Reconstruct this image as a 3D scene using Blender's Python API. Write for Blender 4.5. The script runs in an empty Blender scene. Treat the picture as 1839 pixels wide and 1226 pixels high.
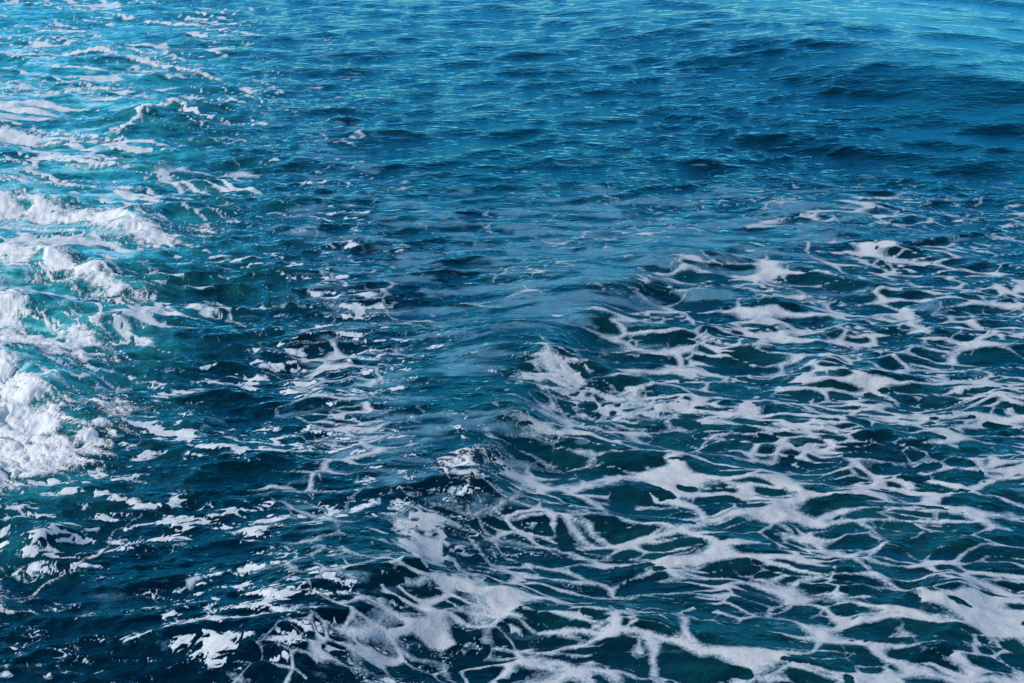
import bpy, math, random
import numpy as np

# ------------------------------------------------------------------ camera, sky, sun, exposure
scn = bpy.context.scene
CAM_H = 12.0
cam_data = bpy.data.cameras.new("camera")
cam = bpy.data.objects.new("camera", cam_data)
scn.collection.objects.link(cam)
cam.location = (0, 0, CAM_H)
cam.rotation_euler = (math.radians(90 - 22.0), 0, 0)
cam_data.lens = 50
cam_data.sensor_width = 36
cam_data.clip_start = 0.1
cam_data.clip_end = 20000
scn.camera = cam

SUN_ELEV, SUN_AZ = 36.0, -95.0          # azimuth from +Y (view direction), negative = to the left
world = bpy.data.worlds.new("World")
scn.world = world
world.use_nodes = True
wn = world.node_tree.nodes
wl = world.node_tree.links
sky = wn.new("ShaderNodeTexSky")
sky.sky_type = 'NISHITA'
sky.sun_disc = False
sky.sun_elevation = math.radians(SUN_ELEV)
sky.sun_rotation = math.radians(SUN_AZ)
sky.air_density = 1.0
sky.dust_density = 0.1
sky.ozone_density = 2.4
hs = wn.new("ShaderNodeHueSaturation")
hs.inputs["Saturation"].default_value = 1.05
bg = wn["Background"]
bg.inputs["Strength"].default_value = 0.15
wl.new(sky.outputs[0], hs.inputs["Color"])
wl.new(hs.outputs[0], bg.inputs["Color"])

sun_data = bpy.data.lights.new("sun", 'SUN')
sun_data.energy = 2.2
sun_data.angle = math.radians(0.5)
sun_data.color = (1.0, 0.93, 0.84)
sun = bpy.data.objects.new("sun", sun_data)
scn.collection.objects.link(sun)
_az, _el = math.radians(SUN_AZ), math.radians(SUN_ELEV)
from mathutils import Vector
_to_sun = Vector((math.sin(_az) * math.cos(_el), math.cos(_az) * math.cos(_el), math.sin(_el)))
sun.rotation_euler = _to_sun.to_track_quat('Z', 'Y').to_euler()
sun.location = _to_sun * 60

scn.view_settings.view_transform = 'Standard'
scn.view_settings.look = 'None'
scn.view_settings.exposure = 0.8
scn.view_settings.gamma = 1.0
scn.render.engine = 'CYCLES'
scn.cycles.use_denoising = True
scn.cycles.max_bounces = 6
scn.cycles.transparent_max_bounces = 8
scn.cycles.sample_clamp_indirect = 4.0

# ------------------------------------------------------------------ noise helpers (world metres)
F32 = np.float32
_rng = np.random.RandomState(7)
PERM = _rng.permutation(1024).astype(np.int32)
PERM = np.concatenate([PERM, PERM, PERM])
_ga = np.arange(64) / 64 * 2 * math.pi
GX, GY = np.cos(_ga).astype(F32), np.sin(_ga).astype(F32)
RND = _rng.rand(1024, 3).astype(F32)

def _hash(ix, iy, seed):
    return PERM[PERM[(ix + seed * 131) & 1023] + (iy & 1023)]

def perlin(x, y, seed=0):
    fx, fy = np.floor(x), np.floor(y)
    ix, iy = fx.astype(np.int32), fy.astype(np.int32)
    x, y = (x - fx).astype(F32), (y - fy).astype(F32)
    u = x * x * x * (x * (x * 6 - 15) + 10)
    v = y * y * y * (y * (y * 6 - 15) + 10)
    def g(dx, dy):
        h = _hash(ix + dx, iy + dy, seed) & 63
        return GX[h] * (x - dx) + GY[h] * (y - dy)
    a = g(0, 0); b = g(1, 0); c = g(0, 1); d = g(1, 1)
    top = a + u * (b - a)
    return (top + v * (c + u * (d - c) - top)) * F32(1.5)

def fbm(x, y, octaves=3, seed=0, gain=0.5, lac=2.03, freq=0.0, cell=None):
    s = 0; a = 1.0; n = 0
    for i in range(octaves):
        p = a * perlin(x, y, seed + i * 3); n += a
        if cell is not None: p = p * np.clip(1.9 - cell * freq * lac ** i * 3.0, 0, 1)      # octaves finer than the grid are left out
        s = s + p
        x = x * lac + 17.3; y = y * lac - 9.1; a *= gain
    return s / n

def billow(x, y, octaves=4, seed=0, gain=0.5):
    s = 0; a = 1.0; n = 0
    for i in range(octaves):
        s = s + a * (1 - np.abs(perlin(x, y, seed + i * 3)) * 1.9); n += a
        x = x * 2.07 + 11.3; y = y * 2.07 + 5.1; a *= gain
    return s / n

def puff(x, y, octaves=4, seed=0, gain=0.55):
    s = 0; a = 1.0; n = 0
    for i in range(octaves):
        s = s + a * np.abs(perlin(x, y, seed + i * 3)) * 2.0; n += a
        x = x * 2.13 + 11.3; y = y * 2.13 + 5.1; a *= gain
    return s / n

def worley(x, y, seed=0, jitter=0.95):
    fx, fy = np.floor(x), np.floor(y)
    ix, iy = fx.astype(np.int32), fy.astype(np.int32)
    x, y = (x - fx).astype(F32), (y - fy).astype(F32)
    f1 = np.full(x.shape, 9.0, F32); f2 = f1.copy()
    for dx in (-1, 0, 1):
        for dy in (-1, 0, 1):
            h = _hash(ix + dx, iy + dy, seed)
            px = dx + 0.5 + (RND[h, 0] - 0.5) * jitter - x
            py = dy + 0.5 + (RND[h, 1] - 0.5) * jitter - y
            d = np.sqrt(px * px + py * py)
            f2 = np.minimum(f2, np.maximum(f1, d))
            f1 = np.minimum(f1, d)
    return f1, f2

def pores(x, y, seed, r0, r1):
    """distance field of scattered round holes of very unequal size (positive inside a hole)"""
    fx, fy = np.floor(x), np.floor(y)
    ix, iy = fx.astype(np.int32), fy.astype(np.int32)
    x, y = (x - fx).astype(F32), (y - fy).astype(F32)
    best = np.full(x.shape, -9.0, F32)
    for dx in (-1, 0, 1):
        for dy in (-1, 0, 1):
            h = _hash(ix + dx, iy + dy, seed)
            px = dx + RND[h, 0] - x; py = dy + RND[h, 1] - y
            best = np.maximum(best, r0 + r1 * RND[h, 2] ** 3 - np.sqrt(px * px + py * py))
    return best

def sstep(a, b, x):
    t = np.clip((x - a) / (b - a), 0, 1)
    return t * t * (3 - 2 * t)

def seg_dist(x, y, pts):
    """distance to a polyline, arc length along it and side (+ = right of its direction)"""
    best = np.full(x.shape, 1e9, F32); along = np.zeros_like(best); side = np.ones_like(best)
    s0 = 0.0
    for (ax, ay), (bx, by) in zip(pts[:-1], pts[1:]):
        ex, ey = bx - ax, by - ay
        L = math.hypot(ex, ey)
        t = np.clip(((x - ax) * ex + (y - ay) * ey) / (L * L), 0, 1)
        qx, qy = x - (ax + ex * t), y - (ay + ey * t)
        d = np.sqrt(qx * qx + qy * qy)
        m = d < best
        best = np.where(m, d, best); along = np.where(m, s0 + t * L, along)
        side = np.where(m, np.sign(ey * (x - ax) - ex * (y - ay)), side)
        s0 += L
    return best, along, side, s0

def poly_sd(x, y, pts):
    """signed distance to a closed outline, positive inside"""
    d, _, _, _ = seg_dist(x, y, list(pts) + [pts[0]])
    ins = np.zeros(x.shape, bool)
    n = len(pts)
    for i in range(n):
        ax, ay = pts[i]; bx, by = pts[(i + 1) % n]
        c = (ay > y) != (by > y)
        with np.errstate(divide='ignore', invalid='ignore'):
            ins ^= c & (x < (bx - ax) * (y - ay) / (by - ay if by != ay else 1e-9) + ax)
    return np.where(ins, d, -d)

# ------------------------------------------------------------------ layout of the sea, in metres on the water plane
MAP_U = [-0.3882, -0.302, -0.2155, -0.1293, -0.0434, 0.0434, 0.1293, 0.2155, 0.302, 0.3882]
MAP_Y = [80.25, 59.4, 46.75, 38.21, 32.14, 27.57, 24.0, 21.12, 18.78, 16.83]
LACE = [
    [0.0, 0.0, 0.0, 0.0, 0.0, 0.0, 0.0, 0.0, 0.0, 0.0],
    [0.0, 0.0, 0.0, 0.05, 0.0, 0.0, 0.0, 0.0, 0.0, 0.0],
    [0.0, 0.0, 0.0, 0.15, 0.0, 0.0, 0.0, 0.0, 0.0, 0.0],
    [0.0, 0.0, 0.0, 0.2, 0.2, 0.3, 0.35, 0.45, 0.45, 0.4],
    [0.0, 0.0, 0.0, 0.35, 0.25, 0.4, 0.55, 0.6, 0.6, 0.55],
    [0.0, 0.0, 0.05, 0.5, 0.25, 0.6, 0.6, 0.65, 0.65, 0.6],
    [0.0, 0.0, 0.05, 0.6, 0.45, 0.6, 0.7, 0.75, 0.65, 0.6],
    [0.0, 0.0, 0.05, 0.5, 0.65, 0.55, 0.6, 0.65, 0.65, 0.6],
    [0.0, 0.0, 0.1, 0.55, 0.65, 0.5, 0.6, 0.65, 0.7, 0.7],
    [0.0, 0.0, 0.2, 0.6, 0.65, 0.5, 0.5, 0.6, 0.7, 0.75]]
FLECK = [
    [0.4, 0.4, 0.4, 0.2, 0.0, 0.0, 0.0, 0.0, 0.0, 0.0],
    [0.5, 0.5, 0.65, 0.3, 0.0, 0.0, 0.0, 0.0, 0.0, 0.0],
    [0.5, 0.5, 0.75, 0.5, 0.05, 0.0, 0.0, 0.0, 0.0, 0.0],
    [0.5, 0.65, 0.75, 0.65, 0.15, 0.1, 0.1, 0.1, 0.25, 0.45],
    [0.6, 0.65, 0.75, 0.7, 0.3, 0.1, 0.0, 0.0, 0.0, 0.2],
    [0.6, 0.6, 0.7, 0.7, 0.3, 0.0, 0.0, 0.0, 0.0, 0.0],
    [0.6, 0.6, 0.7, 0.7, 0.3, 0.0, 0.0, 0.0, 0.0, 0.0],
    [0.55, 0.6, 0.65, 0.65, 0.3, 0.1, 0.0, 0.0, 0.0, 0.0],
    [0.5, 0.42, 0.52, 0.6, 0.2, 0.1, 0.0, 0.0, 0.0, 0.0],
    [0.4, 0.3, 0.45, 0.5, 0.1, 0.1, 0.0, 0.0, 0.0, 0.0]]
FILM = [
    [0.1, 0.1, 0.1, 0.2, 0.0, 0.0, 0.0, 0.0, 0.0, 0.0],
    [0.2, 0.15, 0.15, 0.4, 0.05, 0.0, 0.0, 0.0, 0.0, 0.0],
    [0.2, 0.1, 0.15, 0.5, 0.3, 0.25, 0.25, 0.2, 0.05, 0.05],
    [0.2, 0.2, 0.15, 0.55, 0.6, 0.7, 0.7, 0.65, 0.45, 0.3],
    [0.2, 0.2, 0.15, 0.55, 0.55, 0.65, 0.55, 0.45, 0.35, 0.25],
    [0.2, 0.15, 0.15, 0.5, 0.48, 0.38, 0.3, 0.25, 0.2, 0.2],
    [0.2, 0.15, 0.1, 0.5, 0.5, 0.3, 0.2, 0.2, 0.2, 0.2],
    [0.1, 0.1, 0.1, 0.4, 0.4, 0.2, 0.2, 0.2, 0.2, 0.2],
    [0.1, 0.1, 0.1, 0.3, 0.35, 0.2, 0.2, 0.2, 0.2, 0.2],
    [0.1, 0.1, 0.1, 0.2, 0.25, 0.2, 0.2, 0.2, 0.2, 0.2]]
AERATION = [
    [0.7, 0.6, 0.3, 0.03, 0.02, 0.02, 0.0, 0.0, 0.0, 0.0],
    [1.0, 0.9, 0.35, 0.03, 0.02, 0.02, 0.0, 0.0, 0.0, 0.0],
    [1.0, 0.75, 0.25, 0.03, 0.02, 0.02, 0.0, 0.0, 0.0, 0.0],
    [1.0, 0.9, 0.25, 0.02, 0.02, 0.02, 0.01, 0.02, 0.02, 0.01],
    [0.9, 0.6, 0.12, 0.02, 0.03, 0.04, 0.05, 0.05, 0.04, 0.03],
    [0.9, 0.3, 0.03, 0.01, 0.03, 0.06, 0.06, 0.06, 0.05, 0.04],
    [0.6, 0.1, 0.01, 0.01, 0.03, 0.07, 0.06, 0.06, 0.05, 0.04],
    [0.08, 0.01, 0.0, 0.0, 0.02, 0.04, 0.05, 0.06, 0.05, 0.04],
    [0.02, 0.0, 0.0, 0.0, 0.01, 0.03, 0.04, 0.06, 0.06, 0.05],
    [0.0, 0.0, 0.0, 0.0, 0.01, 0.02, 0.03, 0.05, 0.06, 0.06]]
CHOP = [
    [0.6, 0.7, 0.7, 0.55, 0.5, 0.5, 0.45, 0.25, 0.2, 0.2],
    [0.7, 0.8, 0.85, 0.6, 0.52, 0.52, 0.6, 0.45, 0.2, 0.15],
    [0.7, 0.8, 0.95, 0.68, 0.54, 0.54, 0.7, 0.7, 0.35, 0.2],
    [0.7, 0.9, 1.0, 0.8, 0.6, 0.6, 0.7, 0.8, 0.8, 0.65],
    [0.8, 0.9, 1.0, 0.9, 0.7, 0.65, 0.75, 0.8, 0.9, 0.9],
    [0.8, 0.9, 1.0, 0.9, 0.75, 0.75, 0.8, 0.8, 0.8, 0.8],
    [0.8, 0.9, 0.9, 0.9, 0.8, 0.7, 0.75, 0.8, 0.8, 0.8],
    [0.8, 0.8, 0.8, 0.8, 0.8, 0.75, 0.75, 0.8, 0.8, 0.8],
    [0.7, 0.7, 0.7, 0.8, 0.8, 0.75, 0.75, 0.8, 0.8, 0.8],
    [0.7, 0.6, 0.7, 0.8, 0.8, 0.8, 0.75, 0.8, 0.8, 0.8]]
SWELL = [
    [0.0, 0.0, 0.0, 0.0, 0.1, 0.2, 0.5, 0.9, 1.0, 1.0],
    [0.0, 0.0, 0.0, 0.0, 0.1, 0.3, 0.7, 1.0, 1.0, 1.0],
    [0.0, 0.0, 0.0, 0.0, 0.1, 0.2, 0.6, 1.0, 1.0, 0.9],
    [0.0, 0.0, 0.0, 0.0, 0.0, 0.1, 0.2, 0.4, 0.5, 0.5],
    [0.0, 0.0, 0.0, 0.0, 0.0, 0.0, 0.0, 0.1, 0.2, 0.2],
    [0.0, 0.0, 0.0, 0.0, 0.0, 0.0, 0.0, 0.0, 0.0, 0.0],
    [0.0, 0.0, 0.0, 0.0, 0.0, 0.0, 0.0, 0.0, 0.0, 0.0],
    [0.0, 0.0, 0.0, 0.0, 0.0, 0.0, 0.0, 0.0, 0.0, 0.0],
    [0.0, 0.0, 0.0, 0.0, 0.0, 0.0, 0.0, 0.0, 0.0, 0.0],
    [0.0, 0.0, 0.0, 0.0, 0.0, 0.0, 0.0, 0.0, 0.0, 0.0]]
CHURN = [
    [0.5, 0.5, 0.4, 0.1, 0.0, 0.0, 0.0, 0.0, 0.0, 0.0],
    [0.7, 0.7, 0.5, 0.2, 0.0, 0.0, 0.0, 0.0, 0.0, 0.0],
    [0.8, 0.8, 0.6, 0.3, 0.1, 0.0, 0.0, 0.0, 0.0, 0.0],
    [0.9, 0.9, 0.6, 0.3, 0.1, 0.0, 0.0, 0.0, 0.0, 0.0],
    [1.0, 0.9, 0.6, 0.3, 0.1, 0.1, 0.1, 0.1, 0.1, 0.1],
    [1.0, 0.9, 0.6, 0.3, 0.1, 0.1, 0.1, 0.1, 0.1, 0.1],
    [0.9, 0.7, 0.6, 0.3, 0.1, 0.1, 0.1, 0.1, 0.1, 0.1],
    [0.6, 0.5, 0.45, 0.3, 0.1, 0.1, 0.1, 0.1, 0.1, 0.1],
    [0.5, 0.5, 0.4, 0.3, 0.2, 0.1, 0.1, 0.1, 0.1, 0.1],
    [0.5, 0.4, 0.4, 0.3, 0.2, 0.1, 0.1, 0.1, 0.1, 0.1]]
BANDS = [
    [0.8, 0.8, 0.5, 0.1, 0.0, 0.0, 0.0, 0.0, 0.0, 0.0],
    [1.0, 0.9, 0.6, 0.1, 0.0, 0.0, 0.0, 0.0, 0.0, 0.0],
    [1.0, 0.9, 0.5, 0.1, 0.0, 0.0, 0.0, 0.0, 0.0, 0.0],
    [1.0, 1.0, 0.4, 0.1, 0.0, 0.0, 0.0, 0.0, 0.0, 0.0],
    [1.0, 0.7, 0.2, 0.0, 0.0, 0.0, 0.0, 0.0, 0.0, 0.0],
    [0.8, 0.3, 0.1, 0.0, 0.0, 0.0, 0.0, 0.0, 0.0, 0.0],
    [0.6, 0.1, 0.0, 0.0, 0.0, 0.0, 0.0, 0.0, 0.0, 0.0],
    [0.1, 0.0, 0.0, 0.0, 0.0, 0.0, 0.0, 0.0, 0.0, 0.0],
    [0.0, 0.0, 0.0, 0.0, 0.0, 0.0, 0.0, 0.0, 0.0, 0.0],
    [0.0, 0.0, 0.0, 0.0, 0.0, 0.0, 0.0, 0.0, 0.0, 0.0]]
TRAIL = [(-8.9, 69.59), (-7.41, 60.1), (-6.37, 51.84), (-5.93, 44.74), (-4.89, 38.69), (-3.7, 31.57), (-3.61, 27.3), (-3.6, 24.4)]
CUSP = [(-3.76, 15.89), (-2.69, 18.32), (-1.75, 21.29), (-0.71, 23.25), (-0.21, 25.39), (0.79, 28.51), (1.89, 32.14), (4.02, 34.59), (7.12, 35.95), (9.65, 36.66)]
ROLLS = [
    ([(-13.74, 31.57), (-11.08, 30.66), (-9.87, 30.49), (-8.98, 29.3)], 0.5, 0.9),
    ([(-12.13, 27.3), (-10.03, 27.3), (-8.49, 25.14), (-7.6, 24.64)], 0.55, 1.0),
    ([(-15.39, 35.95), (-12.51, 35.26), (-10.42, 33.95), (-8.97, 32.33)], 0.4, 0.9),
    ([(-17.27, 40.92), (-13.36, 40.06), (-11.12, 38.95), (-8.78, 36.9)], 0.35, 0.9),
    ([(-13.96, 50.52), (-12.64, 53.22), (-10.96, 51.66)], 0.4, 0.8),
    ([(-9.19, 21.01), (-8.44, 21.01), (-7.47, 20.28)], 0.35, 0.7)]
# name, kind, outline or line, height, width, raggedness, spray drops, category, group, label
FOAMS = [
    ('whitewater_mass', 'mass', [(-12.13, 27.3), (-10.46, 27.54), (-9.52, 26.59), (-8.58, 25.27), (-7.65, 24.64), (-7.72, 24.12), (-8.27, 23.29), (-8.64, 22.86), (-10.28, 22.39)], 0.34, None, 1.0, 260, 'whitewater', 'masses of whitewater thrown out by the wash', 'largest boiling heap of whitewater with a pointed tip over dark water'),
    ('whitewater_mass', 'mass', [(-8.33, 25.7), (-8.15, 26.26), (-7.6, 25.78), (-7.83, 25.34), (-8.16, 25.24)], 0.16, None, 0.6, 60, 'whitewater', 'masses of whitewater thrown out by the wash', 'small loose tuft of whitewater beside the largest boiling heap'),
    ('whitewater_mass', 'mass', [(-13.8, 31.72), (-11.74, 31.5), (-10.83, 30.28), (-10.04, 29.73), (-10.06, 30.49), (-9.57, 30.31), (-9.05, 29.4), (-8.9, 28.66), (-9.16, 27.95), (-9.83, 28.2), (-10.75, 28.82), (-12.47, 28.2)], 0.32, None, 1.0, 200, 'whitewater', 'masses of whitewater thrown out by the wash', 'whitewater roll with a rounded curling head beyond the largest heap'),
    ('whitewater_mass', 'mass', [(-15.39, 35.95), (-12.57, 35.44), (-11.32, 34.64), (-10.13, 33.95), (-8.99, 32.41), (-9.44, 32.06), (-10.42, 32.96), (-12.13, 34.03), (-14.97, 34.81)], 0.24, None, 0.9, 140, 'whitewater', 'masses of whitewater thrown out by the wash', 'long wedge of whitewater tapering to a torn tip, green water on its near side'),
    ('whitewater_mass', 'mass', [(-17.32, 41.04), (-13.38, 40.11), (-11.54, 39.33), (-9.78, 37.96), (-8.75, 36.76), (-9.41, 36.32), (-10.69, 37.25), (-12.24, 38.42), (-13.62, 38.79), (-16.71, 39.44)], 0.22, None, 0.9, 120, 'whitewater', 'masses of whitewater thrown out by the wash', 'broad whitewater band whose torn end points at the small upright foam tuft'),
    ('whitewater_tuft', 'mass', [(-8.77, 38.48), (-8.57, 38.58), (-8.37, 38.06), (-8.5, 37.75), (-8.69, 37.96)], 0.28, None, 0.4, 30, 'whitewater', None, 'small round tuft of white foam standing up from blue water'),
    ('whitewater_mass', 'mass', [(-9.35, 19.93), (-8.11, 19.66), (-7.81, 19.02), (-7.82, 18.75), (-8.86, 18.62)], 0.2, None, 0.8, 60, 'whitewater', 'masses of whitewater thrown out by the wash', 'whitewater patch at the foot of a dark glassy hump'),
    ('foam_streak', 'line', [(-16.19, 38.06), (-13.7, 38.06), (-12.04, 37.45)], 0.08, 0.22, 0.7, 0, 'foam streak', 'foam streaks arched across the wash', 'straight foam streak on the near side of the broad whitewater band'),
    ('foam_streak', 'line', [(-18.16, 43.27), (-14.95, 43.08), (-13.26, 42.63), (-11.56, 42.01)], 0.1, 0.24, 0.7, 0, 'foam streak', 'foam streaks arched across the wash', 'ragged foam streak over turquoise water just beyond the broad whitewater band'),
    ('foam_streak', 'line', [(-18.82, 45.02), (-15.83, 45.3), (-14.35, 45.23), (-12.56, 44.6)], 0.1, 0.22, 0.7, 0, 'foam streak', 'foam streaks arched across the wash', 'foam streak next beyond the ragged turquoise streak, running alongside it'),
    ('foam_streak', 'line', [(-20.86, 50.43), (-17.09, 49.92), (-15.31, 49.26), (-14.02, 48.45)], 0.1, 0.25, 0.7, 0, 'foam streak', 'foam streaks arched across the wash', 'foam streak ending at the near foot of the arched breaking crest'),
    ('foam_streak', 'line', [(-13.99, 49.09), (-13.72, 50.78), (-13.2, 52.48), (-12.66, 53.32), (-11.76, 52.02), (-10.89, 51.57)], 0.1, 0.16, 1.0, 0, 'foam streak', 'foam streaks arched across the wash', 'bright arched breaking crest with a white peaked top'),
    ('foam_streak', 'line', [(-18.82, 55.48), (-17.59, 56.52), (-15.16, 57.05)], 0.08, 0.28, 0.7, 0, 'foam streak', 'foam streaks arched across the wash', 'short thick foam streak just beyond the arched breaking crest'),
    ('foam_streak', 'line', [(-23.65, 57.82), (-20.46, 57.82), (-18.62, 55.89)], 0.14, 0.6, 1.0, 0, 'foam streak', 'foam streaks arched across the wash', 'widest foam streak, a broad patch at the edge of bright turquoise water'),
    ('foam_streak', 'line', [(-25.92, 63.85), (-22.18, 63.85), (-18.73, 64.93), (-15.89, 62.56), (-14.0, 60.58), (-12.1, 58.71)], 0.08, 0.3, 0.7, 0, 'foam streak', 'foam streaks arched across the wash', 'longest foam streak, bending from turquoise water out over dark water'),
    ('foam_streak', 'line', [(-19.92, 61.3), (-17.06, 60.46), (-15.42, 61.06)], 0.05, 0.14, 0.7, 0, 'foam streak', 'foam streaks arched across the wash', 'thin straight foam thread running beside the longest streak'),
    ('foam_streak', 'line', [(-23.15, 70.22), (-20.88, 69.9)], 0.06, 0.25, 0.7, 0, 'foam streak', 'foam streaks arched across the wash', 'short faint foam streak in the farthest blue water of the wash'),
    ('foam_streak', 'line', [(-18.68, 73.18), (-13.9, 71.83)], 0.05, 0.3, 0.7, 0, 'foam streak', 'foam streaks arched across the wash', 'thin farthest foam thread drawn straight along the wash'),
    ('foam_streak', 'line', [(-17.66, 48.05), (-16.48, 47.98), (-15.61, 48.29)], 0.05, 0.14, 0.7, 0, 'foam streak', 'foam streaks arched across the wash', 'faint broken foam thread between two thick streaks'),
    ('foam_streak', 'line', [(-10.42, 33.95), (-9.43, 33.95), (-8.91, 34.16)], 0.08, 0.1, 0.7, 0, 'foam streak', 'foam streaks arched across the wash', 'curled white lip on a small hump past the torn wedge'),
    ('foam_streak', 'line', [(-7.88, 19.16), (-7.27, 19.59), (-6.86, 20.19), (-6.74, 20.97), (-6.38, 21.58)], 0.03, 0.085, 0.7, 0, 'foam streak', 'foam streaks arched across the wash', 'crooked foam line climbing the dark glassy hump'),
    ('foam_patch', 'mass', [(-1.75, 21.29), (-1.38, 21.48), (-1.21, 20.97), (-0.99, 20.46), (-0.81, 19.67), (-0.17, 19.1), (-0.12, 18.32), (-0.42, 18.32), (-1.04, 19.18), (-1.56, 19.76), (-1.79, 20.55)], 0.03, None, 0.7, 0, 'foam', None, 'broad pale foam sheet sliding down the front of the steep cusp wave'),
    ('whitewater_mass', 'mass', [(-1.25, 22.77), (-0.91, 23.2), (-0.65, 23.43), (-0.74, 22.86), (-1.07, 22.52)], 0.09, None, 0.4, 30, 'whitewater', None, 'small bright cap of foam breaking on the steep cusp wave'),
    ('foam_patch', 'mass', [(0.12, 27.3), (0.96, 27.83), (1.62, 26.87), (2.36, 26.05), (3.08, 25.97), (2.88, 25.6), (2.0, 25.7), (1.25, 26.4)], 0.03, None, 0.6, 0, 'foam', None, 'thick foam tongue curling over the crest of a teal wave')]

def sea_map(tab, x, y):
    """smooth lookup of a table of the sea state, laid out over the water plane"""
    t = np.array(tab, F32)
    u = np.clip(x / np.maximum(y, 3.0), MAP_U[0], MAP_U[-1])
    v = np.clip(y, MAP_Y[-1], MAP_Y[0])
    fu = np.interp(u, MAP_U, np.arange(len(MAP_U)))
    fv = np.interp(-v, [-q for q in MAP_Y], np.arange(len(MAP_Y)))
    i0 = np.clip(fu.astype(int), 0, len(MAP_U) - 2); j0 = np.clip(fv.astype(int), 0, len(MAP_Y) - 2)
    a = (fu - i0); b = (fv - j0)
    a = a * a * (3 - 2 * a); b = b * b * (3 - 2 * b)
    return ((t[j0, i0] * (1 - a) + t[j0, i0 + 1] * a) * (1 - b) + (t[j0 + 1, i0] * (1 - a) + t[j0 + 1, i0 + 1] * a) * b).astype(F32)

# ------------------------------------------------------------------ the water grid (finer near the deck it is seen from, sparse to the horizon)
NA, NR = 1040, 740
az = np.concatenate([np.linspace(-180, -70, 12)[:-1], np.linspace(-70, -28, 40)[:-1], np.linspace(-28, 28, NA), np.linspace(28, 70, 40)[1:], np.linspace(70, 180, 12)[1:]])
dep = np.linspace(39.5, 6.4, NR)
rr = CAM_H / np.tan(np.radians(dep))
rad = np.concatenate([np.linspace(0.5, rr[0], 12)[:-1], rr, np.geomspace(rr[-1], 9000, 56)[1:]])
A, Rr = np.meshgrid(np.radians(az), rad)
X = (Rr * np.sin(A)).astype(F32); Y = (Rr * np.cos(A)).astype(F32)
cell_r = np.gradient(rad).astype(F32)
cell_a = (np.gradient(np.radians(az))[None, :] * Rr).astype(F32)
CELL = np.maximum(cell_r[:, None], cell_a)
NRT, NAT = X.shape

cd, cal, csd, clen = seg_dist(X, Y, CUSP)
chop = sea_map(CHOP, X, Y) * (1 - 0.2 * np.exp(-((cd * csd + 1.4) / 1.2) ** 2))
wx0 = fbm(X * 0.13, Y * 0.13, 2, 40); wy0 = fbm(X * 0.13 + 50, Y * 0.13, 2, 44)
patch = 0.65 + 0.7 * np.clip(fbm(X * 0.22, Y * 0.22, 2, 60) + 0.45, 0, 1)

Z = np.zeros_like(X); DX = np.zeros_like(X); DY = np.zeros_like(X)
prng = random.Random(5)
NW = 52
for i in range(NW):
    lam = 0.22 * (5.2 / 0.22) ** (i / (NW - 1))
    ang = math.radians(90 + prng.gauss(0, 40 if lam < 0.9 else 26) + 6)
    k = 2 * math.pi / lam
    kx, ky = math.cos(ang), math.sin(ang)
    slope = 0.062 if lam < 1.0 else 0.052 if lam < 2.0 else 0.030
    amp = slope * lam / (2 * math.pi)
    fade = np.clip((lam / CELL - 2.0) / 1.5, 0, 1)
    if lam < 2.2:
        env = chop * patch
    else:
        env = 0.35 + 0.65 * np.minimum(chop, 1.2)
    wamp = 0.9 * lam ** 0.75
    th = k * ((X + wamp * wx0 * 1.1) * kx + (Y + wamp * wy0 * 1.1) * ky) + prng.random() * 6.283
    e = (amp * fade * env).astype(F32)
    c, s = np.cos(th), np.sin(th)
    Z += e * c
    q = 0.9 if lam > 0.5 else 0.6
    DX -= e * q * kx * s
    DY -= e * q * ky * s

# the wake's cusp: a diagonal ridge with short crests running off its right side
cd, cal, csd, clen = seg_dist(X + 0.5 * wx0, Y + 0.5 * wy0, CUSP)
sd = cd * csd
endf = sstep(0, 3, cal) * (1 - 0.6 * sstep(clen * 0.55, clen, cal))
hump = 0.75 + 0.10 * np.sin(cal * 2 * math.pi / 3.4 + 0.6) + 0.3 * perlin(cal * 0.35, sd * 0.3, 71)
near = np.clip(1.5 - CELL / 0.9, 0, 1)
prof = np.where(sd < 0, np.exp(-(sd / 2.4) ** 2), np.exp(-(sd / 0.85) ** 2))
Z += (0.48 * prof * hump * endf * near).astype(F32)
kn = (0.42, 0.907)
th = 2 * math.pi / 2.9 * ((X + 0.8 * wx0) * kn[0] + (Y + 0.8 * wy0) * kn[1]) + 0.7
env = sstep(-0.6, 0.8, sd) * np.exp(-np.maximum(sd, 0) / 7.0) * endf * near
Z += (0.15 * env * (np.cos(th) + 0.35 * np.cos(2 * th))).astype(F32)
DX -= 0.13 * env * kn[0] * np.sin(th); DY -= 0.13 * env * kn[1] * np.sin(th)
# smooth swell coming in from the right
se = sea_map(SWELL, X, Y) * near * 0.8
for lam, ang, amp, ph in ((8.2, 40, 0.085, 0.4), (4.4, 58, 0.045, 2.0), (2.5, 50, 0.022, 4.0), (1.5, 62, 0.010, 5.0)):
    kx, ky = math.cos(math.radians(ang)), math.sin(math.radians(ang))
    th = 2 * math.pi / lam * ((X + 1.6 * wx0) * kx + (Y + 1.6 * wy0) * ky) + ph
    Z += (amp * se * np.cos(th)).astype(F32)
hx_, hy_ = X - 15.8 + 1.5 * wx0, Y - 62.5 + 1.5 * wy0           # one broad swell beyond, its near side tilted to reflect less sky
ha, hb = hx_ * 0.46 - hy_ * 0.888, hx_ * 0.888 + hy_ * 0.46
Z += (1.15 * np.exp(-(ha / 18.0) ** 2) * np.where(hb > 0, np.exp(-(hb / 9.0) ** 2), np.exp(-(hb / 8.0) ** 2)) * near).astype(F32)
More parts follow.
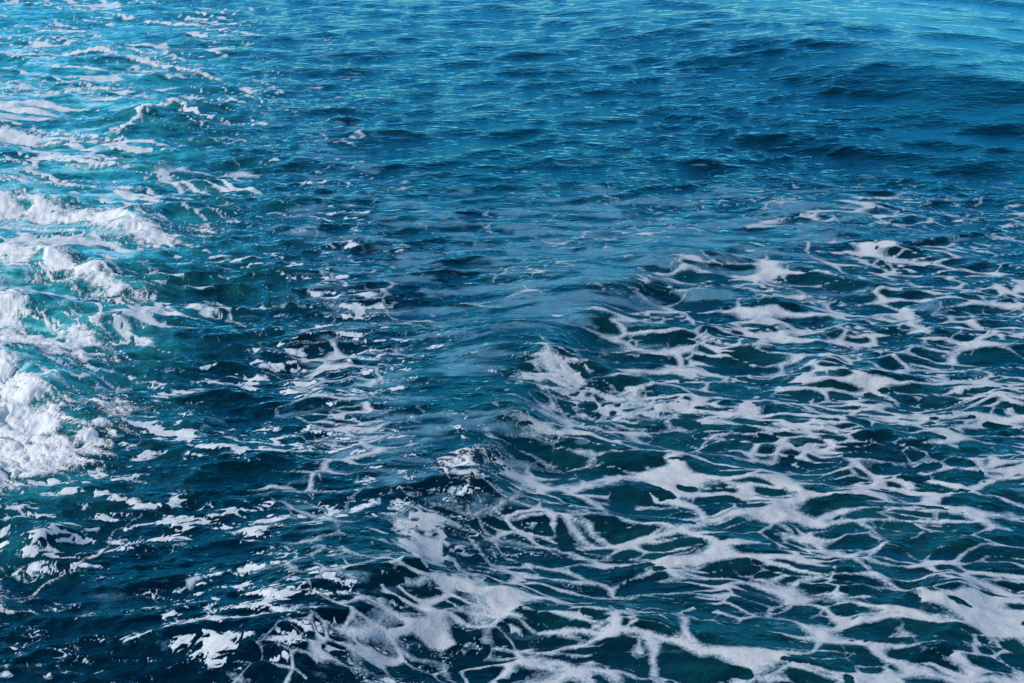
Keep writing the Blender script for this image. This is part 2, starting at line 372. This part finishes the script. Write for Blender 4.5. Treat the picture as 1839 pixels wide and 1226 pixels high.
# churned humps of the propeller wash
churn = sea_map(CHURN, X, Y) * near
hx = fbm(X * 0.28 + 3, Y * 0.55, 4, 90)
Z += (0.42 * churn * hx).astype(F32)
Z += (0.07 * churn * billow(X * 1.3, Y * 1.9, 3, 97)).astype(F32)
for i in range(len(ROLLS)):       # rolls of the wash, each thrown up along its own line
    pts, hgt, wid = ROLLS[i]
    m = np.where((X > min(p[0] for p in pts) - 4) & (X < max(p[0] for p in pts) + 4) & (Y > min(p[1] for p in pts) - 4) & (Y < max(p[1] for p in pts) + 4))
    d, al, si, L = seg_dist(X[m] + 0.35 * wx0[m], Y[m] + 0.35 * wy0[m], pts)
    s2 = d * si
    pr = np.where(s2 > 0, np.exp(-(s2 / (wid * 0.6)) ** 2), np.exp(-(s2 / (wid * 1.5)) ** 2))
    Z[m] += (hgt * pr * sstep(0, 0.25 * L, al + 0.08 * L) * (1 - 0.85 * sstep(0.7 * L, L, al)) * sstep(0.0, 0.3, al + 0.3) * (0.8 + 0.5 * perlin(al * 0.9, s2 * 0.3, 30 + i))).astype(F32)

XW = (X + DX).astype(F32); YW = (Y + DY).astype(F32)

# surface normals of the water, for laying foam on it
def grid_normals():
    P = np.stack([XW, YW, Z], -1)
    du = np.gradient(P, axis=1); dv = np.gradient(P, axis=0)
    n = np.cross(du, dv)
    n /= np.maximum(np.linalg.norm(n, axis=-1, keepdims=True), 1e-9)
    n *= np.sign(n[..., 2:3] + 1e-9)
    return n.astype(F32)
NRM = grid_normals()

# ------------------------------------------------------------------ materials
class Nodes:
    def __init__(self, name):
        self.mat = bpy.data.materials.new(name); self.mat.use_nodes = True
        self.t = self.mat.node_tree; self.n = self.t.nodes; self.l = self.t.links
        self.n.clear()
        self.out = self.n.new("ShaderNodeOutputMaterial")
    def add(self, kind, **kw):
        nd = self.n.new(kind)
        for k, v in kw.items():
            if k in nd.inputs: self.set(nd.inputs[k], v)
            else: setattr(nd, k, v)
        return nd
    def set(self, sock, v):
        if isinstance(v, bpy.types.NodeSocket): self.l.new(v, sock)
        else: sock.default_value = v
    def math(self, op, a, b=None, c=None, clamp=False):
        nd = self.n.new("ShaderNodeMath"); nd.operation = op; nd.use_clamp = clamp
        for i, v in enumerate((a, b, c)):
            if v is not None: self.set(nd.inputs[i], v)
        return nd.outputs[0]
    def noise(self, vec, scale, detail=3, rough=0.5, dist=0.0):
        nd = self.n.new("ShaderNodeTexNoise"); self.l.new(vec, nd.inputs["Vector"])
        nd.inputs["Scale"].default_value = scale; nd.inputs["Detail"].default_value = detail
        nd.inputs["Roughness"].default_value = rough; nd.inputs["Distortion"].default_value = dist
        return nd.outputs["Fac"]
    def mapr(self, v, a, b, c=0.0, d=1.0):
        nd = self.n.new("ShaderNodeMapRange"); nd.interpolation_type = 'SMOOTHSTEP'
        self.set(nd.inputs[0], v)
        for i, q in enumerate((a, b, c, d)): self.set(nd.inputs[i + 1], q)
        return nd.outputs[0]
    def mix(self, f, a, b):
        nd = self.n.new("ShaderNodeMix"); nd.data_type = 'RGBA'
        self.set(nd.inputs[0], f); self.set(nd.inputs[6], a); self.set(nd.inputs[7], b)
        return nd.outputs[2]
    def attr(self, name):
        nd = self.n.new("ShaderNodeAttribute"); nd.attribute_name = name
        return nd.outputs["Fac"]
    def mapping(self, vec, scale, rot=0.0):
        nd = self.n.new("ShaderNodeMapping"); self.l.new(vec, nd.inputs[0])
        nd.inputs["Scale"].default_value = scale; nd.inputs["Rotation"].default_value = (0, 0, rot)
        return nd.outputs[0]

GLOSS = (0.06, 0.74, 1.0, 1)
def ripples(m, co):
    """height of the small wind ripples, in metres"""
    n0 = m.noise(m.mapping(co, (1.0, 1.7, 1.0), 0.15), 1.5, 3, 0.5, 0.4)
    n1 = m.noise(m.mapping(co, (1.0, 1.6, 1.0)), 4.5, 5, 0.55, 0.3)
    n2 = m.noise(m.mapping(co, (1.0, 1.7, 1.0), 0.4), 14.0, 4, 0.55, 0.2)
    return m.math('ADD', m.math('ADD', m.math('MULTIPLY', n0, 0.10), m.math('MULTIPLY', n1, 0.05)), m.math('MULTIPLY', n2, 0.012))

def water_material():
    m = Nodes("sea_water")
    co = m.add("ShaderNodeTexCoord").outputs["Object"]
    aer = m.attr("aeration"); ch = m.attr("chop")
    hgt = m.math('MULTIPLY', ripples(m, co), ch)
    bump = m.add("ShaderNodeBump", Strength=1.0, Distance=1.0, Height=hgt)
    n3 = m.noise(m.mapping(co, (0.5, 1.3, 1.0), -0.45), 1.3, 5, 0.65, 0.8)
    aerv = m.math('MULTIPLY', aer, m.mapr(n3, 0.3, 0.7, 0.15, 1.3), clamp=True)
    deep = m.mix(m.mapr(m.noise(co, 0.25, 2), 0.35, 0.65), (0.0002, 0.0030, 0.006, 1), (0.0002, 0.009, 0.011, 1))
    col = m.mix(m.math('MULTIPLY', aerv, 1.3, clamp=True), deep, (0.03, 0.30, 0.295, 1))
    col = m.mix(m.mapr(aerv, 0.6, 1.1, 0.0, 0.8), col, (0.42, 0.62, 0.60, 1))
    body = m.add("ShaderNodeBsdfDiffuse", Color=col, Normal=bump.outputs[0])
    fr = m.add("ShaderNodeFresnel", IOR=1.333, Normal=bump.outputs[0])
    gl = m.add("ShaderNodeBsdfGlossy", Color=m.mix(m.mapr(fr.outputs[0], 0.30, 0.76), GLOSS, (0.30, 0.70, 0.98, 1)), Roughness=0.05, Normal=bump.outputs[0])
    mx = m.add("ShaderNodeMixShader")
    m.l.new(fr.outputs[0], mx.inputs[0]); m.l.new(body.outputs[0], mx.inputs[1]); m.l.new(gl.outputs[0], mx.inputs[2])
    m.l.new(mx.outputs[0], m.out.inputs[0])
    return m.mat

def foam_material(name, color, thin, grain, relief, hole_scale, wet=0.0, soft=0.0, stretch=1.0, bubbles=22.0, speckle=0.9):
    """foam: opaque where thick, a broken film where thin"""
    m = Nodes(name)
    co = m.add("ShaderNodeTexCoord").outputs["Object"]
    den = m.attr("foam_amount")
    n1 = m.noise(m.mapping(co, (stretch, 1.5, 1)), hole_scale, 5, 0.65, 0.6)
    n2 = m.noise(co, 24.0, 4, 0.65)
    vo = m.add("ShaderNodeTexVoronoi", Scale=bubbles, Vector=co)
    bub = vo.outputs["Distance"]
    v = m.math('ADD', den, m.math('MULTIPLY', m.math('SUBTRACT', n1, 0.5), grain))
    v = m.math('ADD', v, m.math('MULTIPLY', m.math('SUBTRACT', n2, 0.5), grain * speckle))
    v = m.math('ADD', v, m.math('MULTIPLY', m.math('SUBTRACT', bub, 0.45), grain * speckle * 0.55))
    alpha = m.mapr(v, thin[0], thin[1], 0.0, thin[2])
    hgt = m.math('ADD', m.math('MULTIPLY', n1, relief), m.math('ADD', m.math('MULTIPLY', n2, relief * 0.5), m.math('MULTIPLY', bub, -relief * 0.15)))
    if wet: hgt = m.math('ADD', hgt, m.math('MULTIPLY', ripples(m, co), wet * 0.9))
    bump = m.add("ShaderNodeBump", Strength=1.0, Distance=1.0, Height=hgt)
    col = m.mix(m.mapr(n2, 0.3, 0.7), tuple(c * 0.88 for c in color[:3]) + (1,), color)
    col = m.mix(m.mapr(v, 0.0, 0.32), (color[0] * 0.55, color[1] * 0.82, color[2] * 1.0, 1), col)      # thin foam lets the water's blue through
    df = m.add("ShaderNodeBsdfDiffuse", Color=col, Normal=bump.outputs[0])
    if soft:
        tl = m.add("ShaderNodeBsdfTranslucent", Color=color, Normal=bump.outputs[0])
        sm = m.add("ShaderNodeMixShader", Fac=soft)
        m.l.new(df.outputs[0], sm.inputs[1]); m.l.new(tl.outputs[0], sm.inputs[2])
        df = sm
    if wet:
        gl = m.add("ShaderNodeBsdfGlossy", Color=GLOSS, Roughness=0.12, Normal=bump.outputs[0])
        fr = m.add("ShaderNodeFresnel", IOR=1.333, Normal=bump.outputs[0])
        w = m.add("ShaderNodeMixShader")
        m.l.new(m.math('MULTIPLY', fr.outputs[0], wet), w.inputs[0]); m.l.new(df.outputs[0], w.inputs[1]); m.l.new(gl.outputs[0], w.inputs[2])
        df = w
    tr = m.add("ShaderNodeBsdfTransparent")
    mx = m.add("ShaderNodeMixShader")
    m.l.new(alpha, mx.inputs[0]); m.l.new(tr.outputs[0], mx.inputs[1]); m.l.new(df.outputs[0], mx.inputs[2])
    m.l.new(mx.outputs[0], m.out.inputs[0])
    return m.mat

M_WATER = water_material()
M_LACE = foam_material("lace_foam", (0.47, 0.46, 0.435, 1), (-0.07, 0.27, 0.96), 0.25, 0.010, 7.0, 0.5)
M_FILM = foam_material("thin_foam_film", (0.17, 0.38, 0.48, 1), (-0.05, 0.55, 0.46), 0.75, 0.003, 4.5, 1.0, 0.0, 0.45, 22.0, 0.3)
M_FLECK = foam_material("fleck_foam", (0.60, 0.59, 0.56, 1), (-0.04, 0.26, 0.97), 0.30, 0.012, 10.0, 0.3)
M_WHITE = foam_material("whitewater", (0.80, 0.78, 0.74, 1), (0.0, 0.55, 1.0), 0.75, 0.012, 6.0, 0.15, 0.22)

# ------------------------------------------------------------------ meshes
def make_mesh(name, verts, faces_flat, loop_n, mat, attrs=()):
    me = bpy.data.meshes.new(name)
    nf = len(faces_flat) // loop_n
    me.vertices.add(len(verts)); me.vertices.foreach_set("co", np.ascontiguousarray(verts, F32).ravel())
    me.loops.add(len(faces_flat)); me.loops.foreach_set("vertex_index", np.ascontiguousarray(faces_flat, np.int32))
    me.polygons.add(nf)
    me.polygons.foreach_set("loop_start", np.arange(nf, dtype=np.int32) * loop_n)
    me.polygons.foreach_set("use_smooth", np.ones(nf, bool))
    for an, av in attrs:
        at = me.attributes.new(an, 'FLOAT', 'POINT'); at.data.foreach_set("value", np.ascontiguousarray(av, F32).ravel())
    me.materials.append(mat)
    me.update(calc_edges=True)
    return me

def link(name, me, parent=None, **props):
    o = bpy.data.objects.new(name, me)
    scn.collection.objects.link(o)
    if parent is not None: o.parent = parent
    for k, v in props.items(): o[k] = v
    return o

IDX = np.arange(NRT * NAT, dtype=np.int64).reshape(NRT, NAT)

aer = sea_map(AERATION, X, Y)
aer = np.clip(aer * (0.55 + 1.1 * (fbm(X * 0.25, Y * 0.7, 4, 120) + 0.35)), 0, 1) * near

q = np.stack([IDX[:-1, :-1], IDX[:-1, 1:], IDX[1:, 1:], IDX[1:, :-1]], -1).reshape(-1)
sea_mesh = make_mesh("sea", np.stack([XW, YW, Z], -1).reshape(-1, 3), q, 4, M_WATER, (("aeration", aer), ("chop", 0.25 + 0.75 * np.clip(chop, 0, 1.3))))
sea = link("sea", sea_mesh, kind="structure", label="deep teal blue sea water churned by a passing ship")

def foam_mesh(name, field, thick, mat, density=None, rows=None, window=None):
    """the part of the water grid where field > 0, cut along its contour and lifted by thick"""
    i0, i1, j0, j1 = window
    f = field
    sub = (slice(i0, i1), slice(j0, j1))
    px, py, pz, nn = XW[sub], YW[sub], Z[sub], NRM[sub]
    den = f if density is None else density
    nr, nc = f.shape
    idx = np.arange(nr * nc).reshape(nr, nc)
    pos = f > 0
    anyp = pos[:-1, :-1] | pos[1:, :-1] | pos[:-1, 1:] | pos[1:, 1:]
    ci, cj = np.nonzero(anyp)
    a, b, c, d = idx[ci, cj], idx[ci, cj + 1], idx[ci + 1, cj + 1], idx[ci + 1, cj]
    T = np.concatenate([np.stack([a, b, c], -1), np.stack([a, c, d], -1)])
    ff = f.ravel()
    cnt = (ff[T] > 0).sum(1)
    P = np.stack([px, py, pz], -1).reshape(-1, 3) + nn.reshape(-1, 3) * (thick.ravel()[:, None])
    dn = den.ravel()
    full = T[cnt == 3]
    N = nr * nc
    def rot(t, want):     # bring the odd vertex to the front
        s = (ff[t] > 0) == want
        k = s.argmax(1)
        r = np.arange(len(t))
        return t[r, k], t[r, (k + 1) % 3], t[r, (k + 2) % 3]
    p1, q1, r1 = rot(T[cnt == 1], True)        # one inside
    p2, q2, r2 = rot(T[cnt == 2], False)       # one outside
    E = np.concatenate([np.stack([p1, q1], -1), np.stack([p1, r1], -1), np.stack([p2, q2], -1), np.stack([p2, r2], -1)])
    lo, hi = E.min(1), E.max(1)
    key = lo * N + hi
    uk, inv = np.unique(key, return_inverse=True)
    ua, ub = uk // N, uk % N
    fa, fb = ff[ua], ff[ub]
    t = (fa / (fa - fb + 1e-12))[:, None]
    PB = np.stack([px, py, pz], -1).reshape(-1, 3) + nn.reshape(-1, 3) * min(0.0045, float(thick.min()))
    pe = PB[ua] * (1 - t) + PB[ub] * t
    n1, n2 = len(p1), len(p2)
    e_pq1, e_pr1 = inv[:n1] + N, inv[n1:2 * n1] + N
    e_pq2, e_pr2 = inv[2 * n1:2 * n1 + n2] + N, inv[2 * n1 + n2:] + N
    tris = np.concatenate([full, np.stack([p1, e_pq1, e_pr1], -1), np.stack([e_pq2, q2, r2], -1), np.stack([e_pq2, r2, e_pr2], -1)])
    V = np.concatenate([P, pe]); D = np.concatenate([dn, np.zeros(len(pe), F32)])
    used = np.unique(tris)
    remap = np.full(len(V), -1, np.int64); remap[used] = np.arange(len(used))
    return make_mesh(name, V[used], remap[tris].ravel(), 3, mat, (("foam_amount", D[used]),))

# dense zone of the grid (where foam is laid)
DI = (11, 11 + NR)
DJ = (11 + 39, 11 + 39 + NA)
WIN = (DI[0], DI[1], DJ[0], DJ[1])
S = (slice(DI[0], DI[1]), slice(DJ[0], DJ[1]))
x, y = X[S], Y[S]
zz = Z[S]

def window_of(pts, pad):
    """grid window round an outline"""
    xs = [p[0] for p in pts]; ys = [p[1] for p in pts]
    m = (x > min(xs) - pad) & (x < max(xs) + pad) & (y > min(ys) - pad) & (y < max(ys) + pad)
    r = np.nonzero(m.any(1))[0]; c = np.nonzero(m.any(0))[0]
    return r[0] + DI[0], r[-1] + 1 + DI[0], c[0] + DJ[0], c[-1] + 1 + DJ[0]

white_near = np.zeros_like(x)   # bubbles stirred into the water round the whitewater
taken = np.zeros_like(x)      # where a whitewater mass or streak already lies

# --- whitewater: every mass and streak of the wash is a thing of its own
def droplets(win, field, hgt, n, seed):
    """small blobs of spray thrown up round the ragged edge of a mass"""
    i0, i1, j0, j1 = win
    sub = (slice(i0, i1), slice(j0, j1))
    r = np.random.RandomState(seed)
    cand = np.argwhere((field > -0.06) & (field < 0.5))
    if len(cand) < 10: return None
    pick = cand[r.randint(0, len(cand), n)]
    oc = np.array([(1, 0, 0), (-1, 0, 0), (0, 1, 0), (0, -1, 0), (0, 0, 1), (0, 0, -1)], F32)
    fc = np.array([(0, 2, 4), (2, 1, 4), (1, 3, 4), (3, 0, 4), (2, 0, 5), (1, 2, 5), (3, 1, 5), (0, 3, 5)])
    V = []; Fc = []
    for k, (a, b) in enumerate(pick):
        s = 0.005 + 0.018 * r.rand() ** 3
        base = np.array([XW[sub][a, b], YW[sub][a, b], Z[sub][a, b]])
        up = hgt * (0.15 + 0.9 * r.rand() ** 2)
        p = base + np.array([r.randn() * 0.06, r.randn() * 0.06, max(0.0, float(field[a, b])) * 0.2 + up])
        V.append(oc * s * (0.7 + 0.6 * r.rand(1, 3)) + p); Fc.append(fc + 6 * k)
    return make_mesh("spray", np.concatenate(V), np.concatenate(Fc).ravel(), 3, M_WHITE, (("foam_amount", np.ones(6 * n, F32)),))

def whitewater(name, pts, label, cat, group, kind, height, rag, seed, spray=0, width=None, mat=None):
    pad = 1.2 + rag
    w = window_of(pts, pad)
    sub = (slice(w[0], w[1]), slice(w[2], w[3]))
    gx, gy = X[sub], Y[sub]
    n_lo = fbm(gx * 1.1, gy * 1.5, 2, seed); n_hi = fbm(gx * 3.6, gy * 5.0, 4, seed + 9, 0.6, 2.03, 5.0, CELL[sub])
    wxx = gx + 0.25 * rag * fbm(gx * 1.6, gy * 1.6, 3, seed + 20); wyy = gy + 0.35 * rag * fbm(gx * 1.6, gy * 1.6, 3, seed + 30)
    if kind == 'mass':
        f = poly_sd(wxx, wyy, pts)
        f = f + rag * (0.16 * n_lo + 0.30 * n_hi)
        core = np.clip(f / 0.55, 0, 1)
    else:
        d, al, si, L = seg_dist(wxx, wyy, pts)
        taper = sstep(-0.02, 0.12, al / L) * (1 - 0.75 * sstep(0.75, 1.0, al / L))
        f = width * (0.35 + 0.65 * taper) * (0.9 + 0.9 * n_lo) - d + rag * (0.10 * n_lo + 0.26 * n_hi) - 0.02
        core = np.clip(f / (0.7 * width + 0.05), 0, 1)
    qx = gx + 0.40 * fbm(gx * 1.1, gy * 1.1, 3, seed + 70); qy = gy + 0.40 * fbm(gx * 1.1, gy * 1.1, 3, seed + 80)
    ca, sa = math.cos(-0.5), math.sin(-0.5)
    tx, ty = qx * ca + qy * sa, -qx * sa + qy * ca
    tear = (billow(tx * 0.9, ty * 2.6, 4, seed + 60, 0.62) - 0.45) * 1.5        # torn strands drawn out sideways
    lump = puff(tx * 1.5, ty * 3.0, 4, seed + 40, 0.52)
    if kind == 'mass':
        env = np.clip(f / 0.9 + 0.30, -1, 1.0)
        f = (env * 0.75 + 0.70 * tear - 0.12).astype(F32) * 0.5
        f = np.where(env < -0.55, -0.5, f)
        core = np.clip(f / 0.4, 0, 1)
    else:
        f = np.maximum(width * 0.45 * (0.5 + 0.5 * taper) * (0.8 + 0.8 * n_lo) - d + 0.05 * rag * n_hi, (np.clip(1.0 - d / (width * 2.4), -1, 1) * 0.55 * (0.4 + 0.6 * taper) + 0.55 * tear - 0.30) * 0.35).astype(F32)
        f = np.where(d > width * 2.6, -0.3, f)
        f = np.minimum(f, 0.15 - 2.0 * np.maximum(0, pores(qx * 2.6, qy * 4.5, seed, -0.15, 0.7) + 0.3 * n_hi)) if width > 0.1 else np.minimum(f, width * 0.55 * (0.6 + 0.9 * n_lo) - d + 0.06 * n_hi)
        f = np.maximum(f, np.maximum(0.022, 0.6 * CELL[sub]) - d)
        core = np.clip(f / (0.5 * width + 0.03), 0, 1)
    den = np.clip(f * 2.4, 0, 1) * (0.55 + 0.7 * lump) if kind == 'mass' else core * (0.4 + 0.5 * lump + 0.5 * np.clip(tear, 0, 1))
    thick = height * 0.30 * core ** 0.8 * (0.15 + 1.0 * lump) + 0.006
    if name == "foam_patch":
        po = np.maximum(pores(qx * 2.0, qy * 3.0, 14, -0.1, 0.75), pores(qx * 4.4, qy * 6.5, 15, -0.16, 0.62)) + 0.35 * n_lo
        f = np.minimum(f, 0.2 - np.maximum(0, po) * 3.0)
        den = f * 2.0
        thick = 0.004 + 0.03 * np.sqrt(np.clip(f, 0, 0.5))
    den = np.where(f > 0, np.maximum(den, 0.02), -0.1)
    me = foam_mesh(name, f.astype(F32), thick.astype(F32), mat or M_WHITE, den.astype(F32), window=w)
    cx, cy = float(np.mean([p[0] for p in pts])), float(np.mean([p[1] for p in pts]))
    if spray:
        root = bpy.data.objects.new(name, None); scn.collection.objects.link(root)
        root.location = (cx, cy, 0); root.empty_display_size = 0.3
        body = link("foam_body", me, root); body.location = (-cx, -cy, 0)
        dm = droplets(w, f, height * 0.9 + 0.10, spray * 2, seed)
        if dm:
            so = link("spray", dm, root); so.location = (-cx, -cy, 0); so["kind"] = "stuff"
        o = root
    else:
        o = link(name, me)
    o["label"] = label; o["category"] = cat
    if group: o["group"] = group
    t = np.zeros_like(x)
    t[w[0] - DI[0]:w[1] - DI[0], w[2] - DJ[0]:w[3] - DJ[0]] = f > -0.01
    if name != "foam_patch" and (width is None or width > 0.1): np.maximum(taken, t, out=taken)
    if name.startswith("whitewater") or name == "foam_streak":
        g = white_near[w[0] - DI[0]:w[1] - DI[0], w[2] - DJ[0]:w[3] - DJ[0]]
        np.maximum(g, (0.95 if kind == 'mass' else 0.5) * sstep(-0.40, 0.15, f), out=g)
    return o

for i, (name, kind, pts, height, width, rag, spray, cat, group, label) in enumerate(FOAMS):
    whitewater(name, pts, label, cat, group, kind, height, rag, 200 + i * 7, spray, width, M_LACE if name == "foam_patch" else None)

aer[S] = np.maximum(aer[S], white_near * sea_map(AERATION, x, y) * (0.7 + 0.5 * fbm(x * 0.8, y * 1.6, 3, 130)))
sea_mesh.attributes["aeration"].data.foreach_set("value", np.ascontiguousarray(np.clip(aer, 0, 1), F32).ravel())

# --- lace of foam left lying behind the cusp wave
lace = sea_map(LACE, x, y)
m = lace > 0.015
fx, fy = x[m], y[m]
L = lace[m]
sdm = sd[S][m]
def turned(deg):
    a = math.radians(deg)
    return fx * math.cos(a) + fy * math.sin(a), -fx * math.sin(a) + fy * math.cos(a)
w1x = fbm(fx * 0.40, fy * 0.40, 2, 300); w1y = fbm(fx * 0.40, fy * 0.40, 2, 310)
w2x = fbm(fx * 1.3, fy * 1.3, 2, 320); w2y = fbm(fx * 1.3, fy * 1.3, 2, 330)
thickn = fbm(fx * 0.42, fy * 0.60, 3, 340)
CLm = CELL[S][m]
fine = fbm(fx * 5.0, fy * 7.0, 3, 350, 0.5, 2.03, 7.0, CLm)
ridge_gap = np.exp(-((sdm + 0.9) / 0.8) ** 2) * sstep(19.0, 22.0, fy)      # the smooth back of the cusp wave carries little foam
L = L * (1 - 0.75 * ridge_gap)
ux, uy = turned(-8)
ax = ux + 0.6 * w1x + 0.22 * w2x; ay = uy + 0.45 * w1y + 0.12 * w2y
f1, f2 = worley(ax * 0.64, ay * 1.68, 3)
rr1 = 0.59 - 0.16 * L - 0.24 * thickn
big = np.maximum(L * (0.25 + 0.36 * thickn) - (f2 - f1), (f1 - rr1 - 0.30 * (1 - L) + 0.02) * 0.8)
bx = ux + 0.65 * w1x + 0.18 * w2x; by = uy + 0.5 * w1y + 0.12 * w2y
g1, g2 = worley(bx * 1.25 + 3, by * 3.7, 5)
mid_amt = fbm(fx * 0.55, fy * 0.75, 2, 360)
mid = np.maximum(L * (0.20 + 0.60 * mid_amt) - (g2 - g1), (g1 - 0.58 + 0.12 * L + 0.6 * mid_amt - 0.4 * (1 - L)) * 0.8) - 0.02
# along the cusp the net is smaller-meshed and drawn out down the slope
vx, vy = turned(-26)
vx = vx + 0.6 * w1x + 0.2 * w2x; vy = vy + 0.4 * w1y + 0.12 * w2y
k1, k2 = worley(vx * 1.2 + 5, vy * 3.0, 8)
cw = np.exp(-((sdm - 0.7) / 2.2) ** 2) * sstep(16.0, 19.0, fy) * (1 - sstep(26, 30, fy)) + (1 - sstep(17.0, 20.0, fy)) * np.exp(-((sdm - 0.5) / 3.0) ** 2)
cusp_net = np.maximum(L * (1 - 0.35 * sstep(23.0, 25.0, fy)) * (0.30 + 0.55 * thickn) - (k2 - k1), (k1 - 0.56 + 0.15 * L + 0.4 * thickn - 0.3 * (1 - L)) * 0.8)
f = np.maximum(big, mid * 0.8)
f = f * (1 - np.clip(cw, 0, 1)) + np.maximum(cusp_net, big * 0.6) * np.clip(cw, 0, 1)
h1, h2 = worley(bx * 2.2 + 9, by * 5.4, 12)
thread = (L - 0.42) * 0.22 * (0.6 + 2.0 * fbm(fx * 0.9, fy * 1.1, 2, 365)) - (h2 - h1)     # thin threads in the dark meshes
f = np.maximum(f, np.minimum(thread * 0.35, 0.05))
pm_ = fbm(fx * 0.7, fy * 0.9, 2, 372)
hole = pores(bx * 1.5 + 0.25 * fine, by * 3.6 + 0.4 * fine, 14, -0.10, 0.70) + 0.45 * pm_ - 0.10 + 0.25 * fine   # holes in the broad sheets
f = np.minimum(f, 0.30 - np.maximum(0, hole + 0.03) * 3.5)
f = f + 0.05 * fine + 0.03 * fbm(fx * 14, fy * 20, 2, 355) * (CELL[S][m] < 0.06) - 0.02
fl = np.full(x.shape, -1.0, F32); fl[m] = f
fl -= taken * 2.0
den = np.clip(fl * 2.2, -1, 1)
thick = 0.006 + 0.020 * np.sqrt(np.clip(fl, 0, 0.5))
lm = foam_mesh("sea_foam", fl, thick.astype(F32), M_LACE, den, window=WIN)
link("sea_foam", lm, kind="stuff", label="lacy net of pale grey foam with dark holes on the rolling water", category="foam")

# --- thin milky film between the lace
fi = sea_map(FILM, x, y)
m = fi > 0.02
fx, fy = x[m], y[m]
v = fbm(fx * 0.55 + 0.5 * fbm(fx * .5, fy * .5, 2, 380), fy * 1.9, 4, 370, 0.62)
f = fi[m] * 0.95 + 1.0 * v - 0.44 + 0.10 * np.exp(-((sd[S][m] + 1.2) / 1.2) ** 2)
ff = np.full(x.shape, -1.0, F32); ff[m] = f - 0.05
ff = ff - taken
fm = foam_mesh("foam_film", ff, np.full(x.shape, 0.002, F32), M_FILM, np.clip(ff * 1.5, -1, 1), window=WIN)
link("foam_film", fm, kind="stuff", label="thin milky lilac film of foam spread between the foam nets", category="foam")

# --- flecks and curls of foam on the dark water of the wake
fk = sea_map(FLECK, x, y)
m = fk > 0.02
fx, fy = x[m], y[m]
w1x = fbm(fx * 0.9, fy * 1.1, 3, 400); w1y = fbm(fx * 0.9, fy * 1.1, 3, 410)
ax, ay = fx + 0.7 * w1x, fy + 0.5 * w1y
r1 = np.abs(perlin(ax * 0.45, ay * 1.15, 420)); r2 = np.abs(perlin(ax * 0.95 + 7, ay * 2.4, 430)); r3 = np.abs(perlin(ax * 2.0 + 7, ay * 5.0, 433))
pm = fbm(fx * 0.35, fy * 0.5, 3, 440); CL = CELL[S][m]
pm2 = fbm(fx * 1.5, fy * 3.4, 4, 450, 0.62, 2.03, 3.4, CL)
far = lambda fq_: np.clip(CL * fq_ - 0.30, 0, 1) * 0.8
td, tal, _, _ = seg_dist(fx + 0.5 * w1x, fy, TRAIL)
trail = np.exp(-(td / 0.8) ** 2)
gather = np.clip(0.35 + 1.5 * (0.35 - np.abs(perlin(fx * 0.22 + 0.5 * w1x, fy * 0.33, 470))) + 0.8 * pm, 0.05, 1.6)   # flecks gather in lines and rafts
K = np.clip(fk[m] + 0.45 * trail, 0, 1.3) * gather * 2.25
r4 = np.abs(perlin(ax * 4.2 + 3, ay * 9.0, 437))
f = np.maximum(np.maximum(K * 0.11 * (0.40 + 2.0 * pm2) - r1 * 0.9, K * 0.15 * (0.30 + 2.0 * pm2) - r2 * 0.95 - far(2.4)), K * 0.33 * (0.2 + 2.1 * pm2) - r3 - far(5.0))
f = np.maximum(f, K * 0.40 * (0.18 + 2.0 * pm2) - r4 - far(9.0))
f = np.maximum(f, (pm2 - 0.86 + 0.24 * K) * 0.5)
# long bands of foam arching across the wash
bt = sea_map(BANDS, x, y)[m]
bxr, byr = fx * math.cos(-0.5) + fy * math.sin(-0.5), -fx * math.sin(-0.5) + fy * math.cos(-0.5)
bw = fbm(fx * 0.18, fy * 0.3, 3, 480); bw2 = fbm(fx * 0.9, fy * 1.6, 3, 484)
b1 = np.abs(perlin(bxr * 0.07 + 0.3 * bw, byr * 0.55 + 0.9 * bw + 0.18 * bw2, 490)); b2 = np.abs(perlin(bxr * 0.14 + 4, byr * 1.25 + 1.2 * bw + 0.3 * bw2, 494))
tn = fbm(bxr * 1.0, byr * 3.0, 4, 497, 0.65, 2.03, 3.0, CL)
bands = np.maximum(bt * 0.17 * (0.62 + 1.2 * bw + 1.3 * tn) - b1, bt * 0.23 * (0.55 + 1.2 * bw + 1.4 * tn) - b2)
f = np.maximum(f, bands * 1.3)
f = f + 0.022 * fbm(fx * 7, fy * 11, 2, 460, 0.5, 2.03, 11.0, CL) - 0.012
fq = np.full(x.shape, -1.0, F32); fq[m] = f
fq -= taken * 2.0
fq = np.minimum(fq, -fl * 2 + 0.02)
km = foam_mesh("foam_flecks", fq, (0.003 + 0.014 * np.sqrt(np.clip(fq, 0, 0.4))).astype(F32), M_FLECK, np.clip(fq * 4.0, -1, 1), window=WIN)
link("foam_flecks", km, kind="stuff", label="scattered white flecks and curls of foam on dark wake water", category="foam")
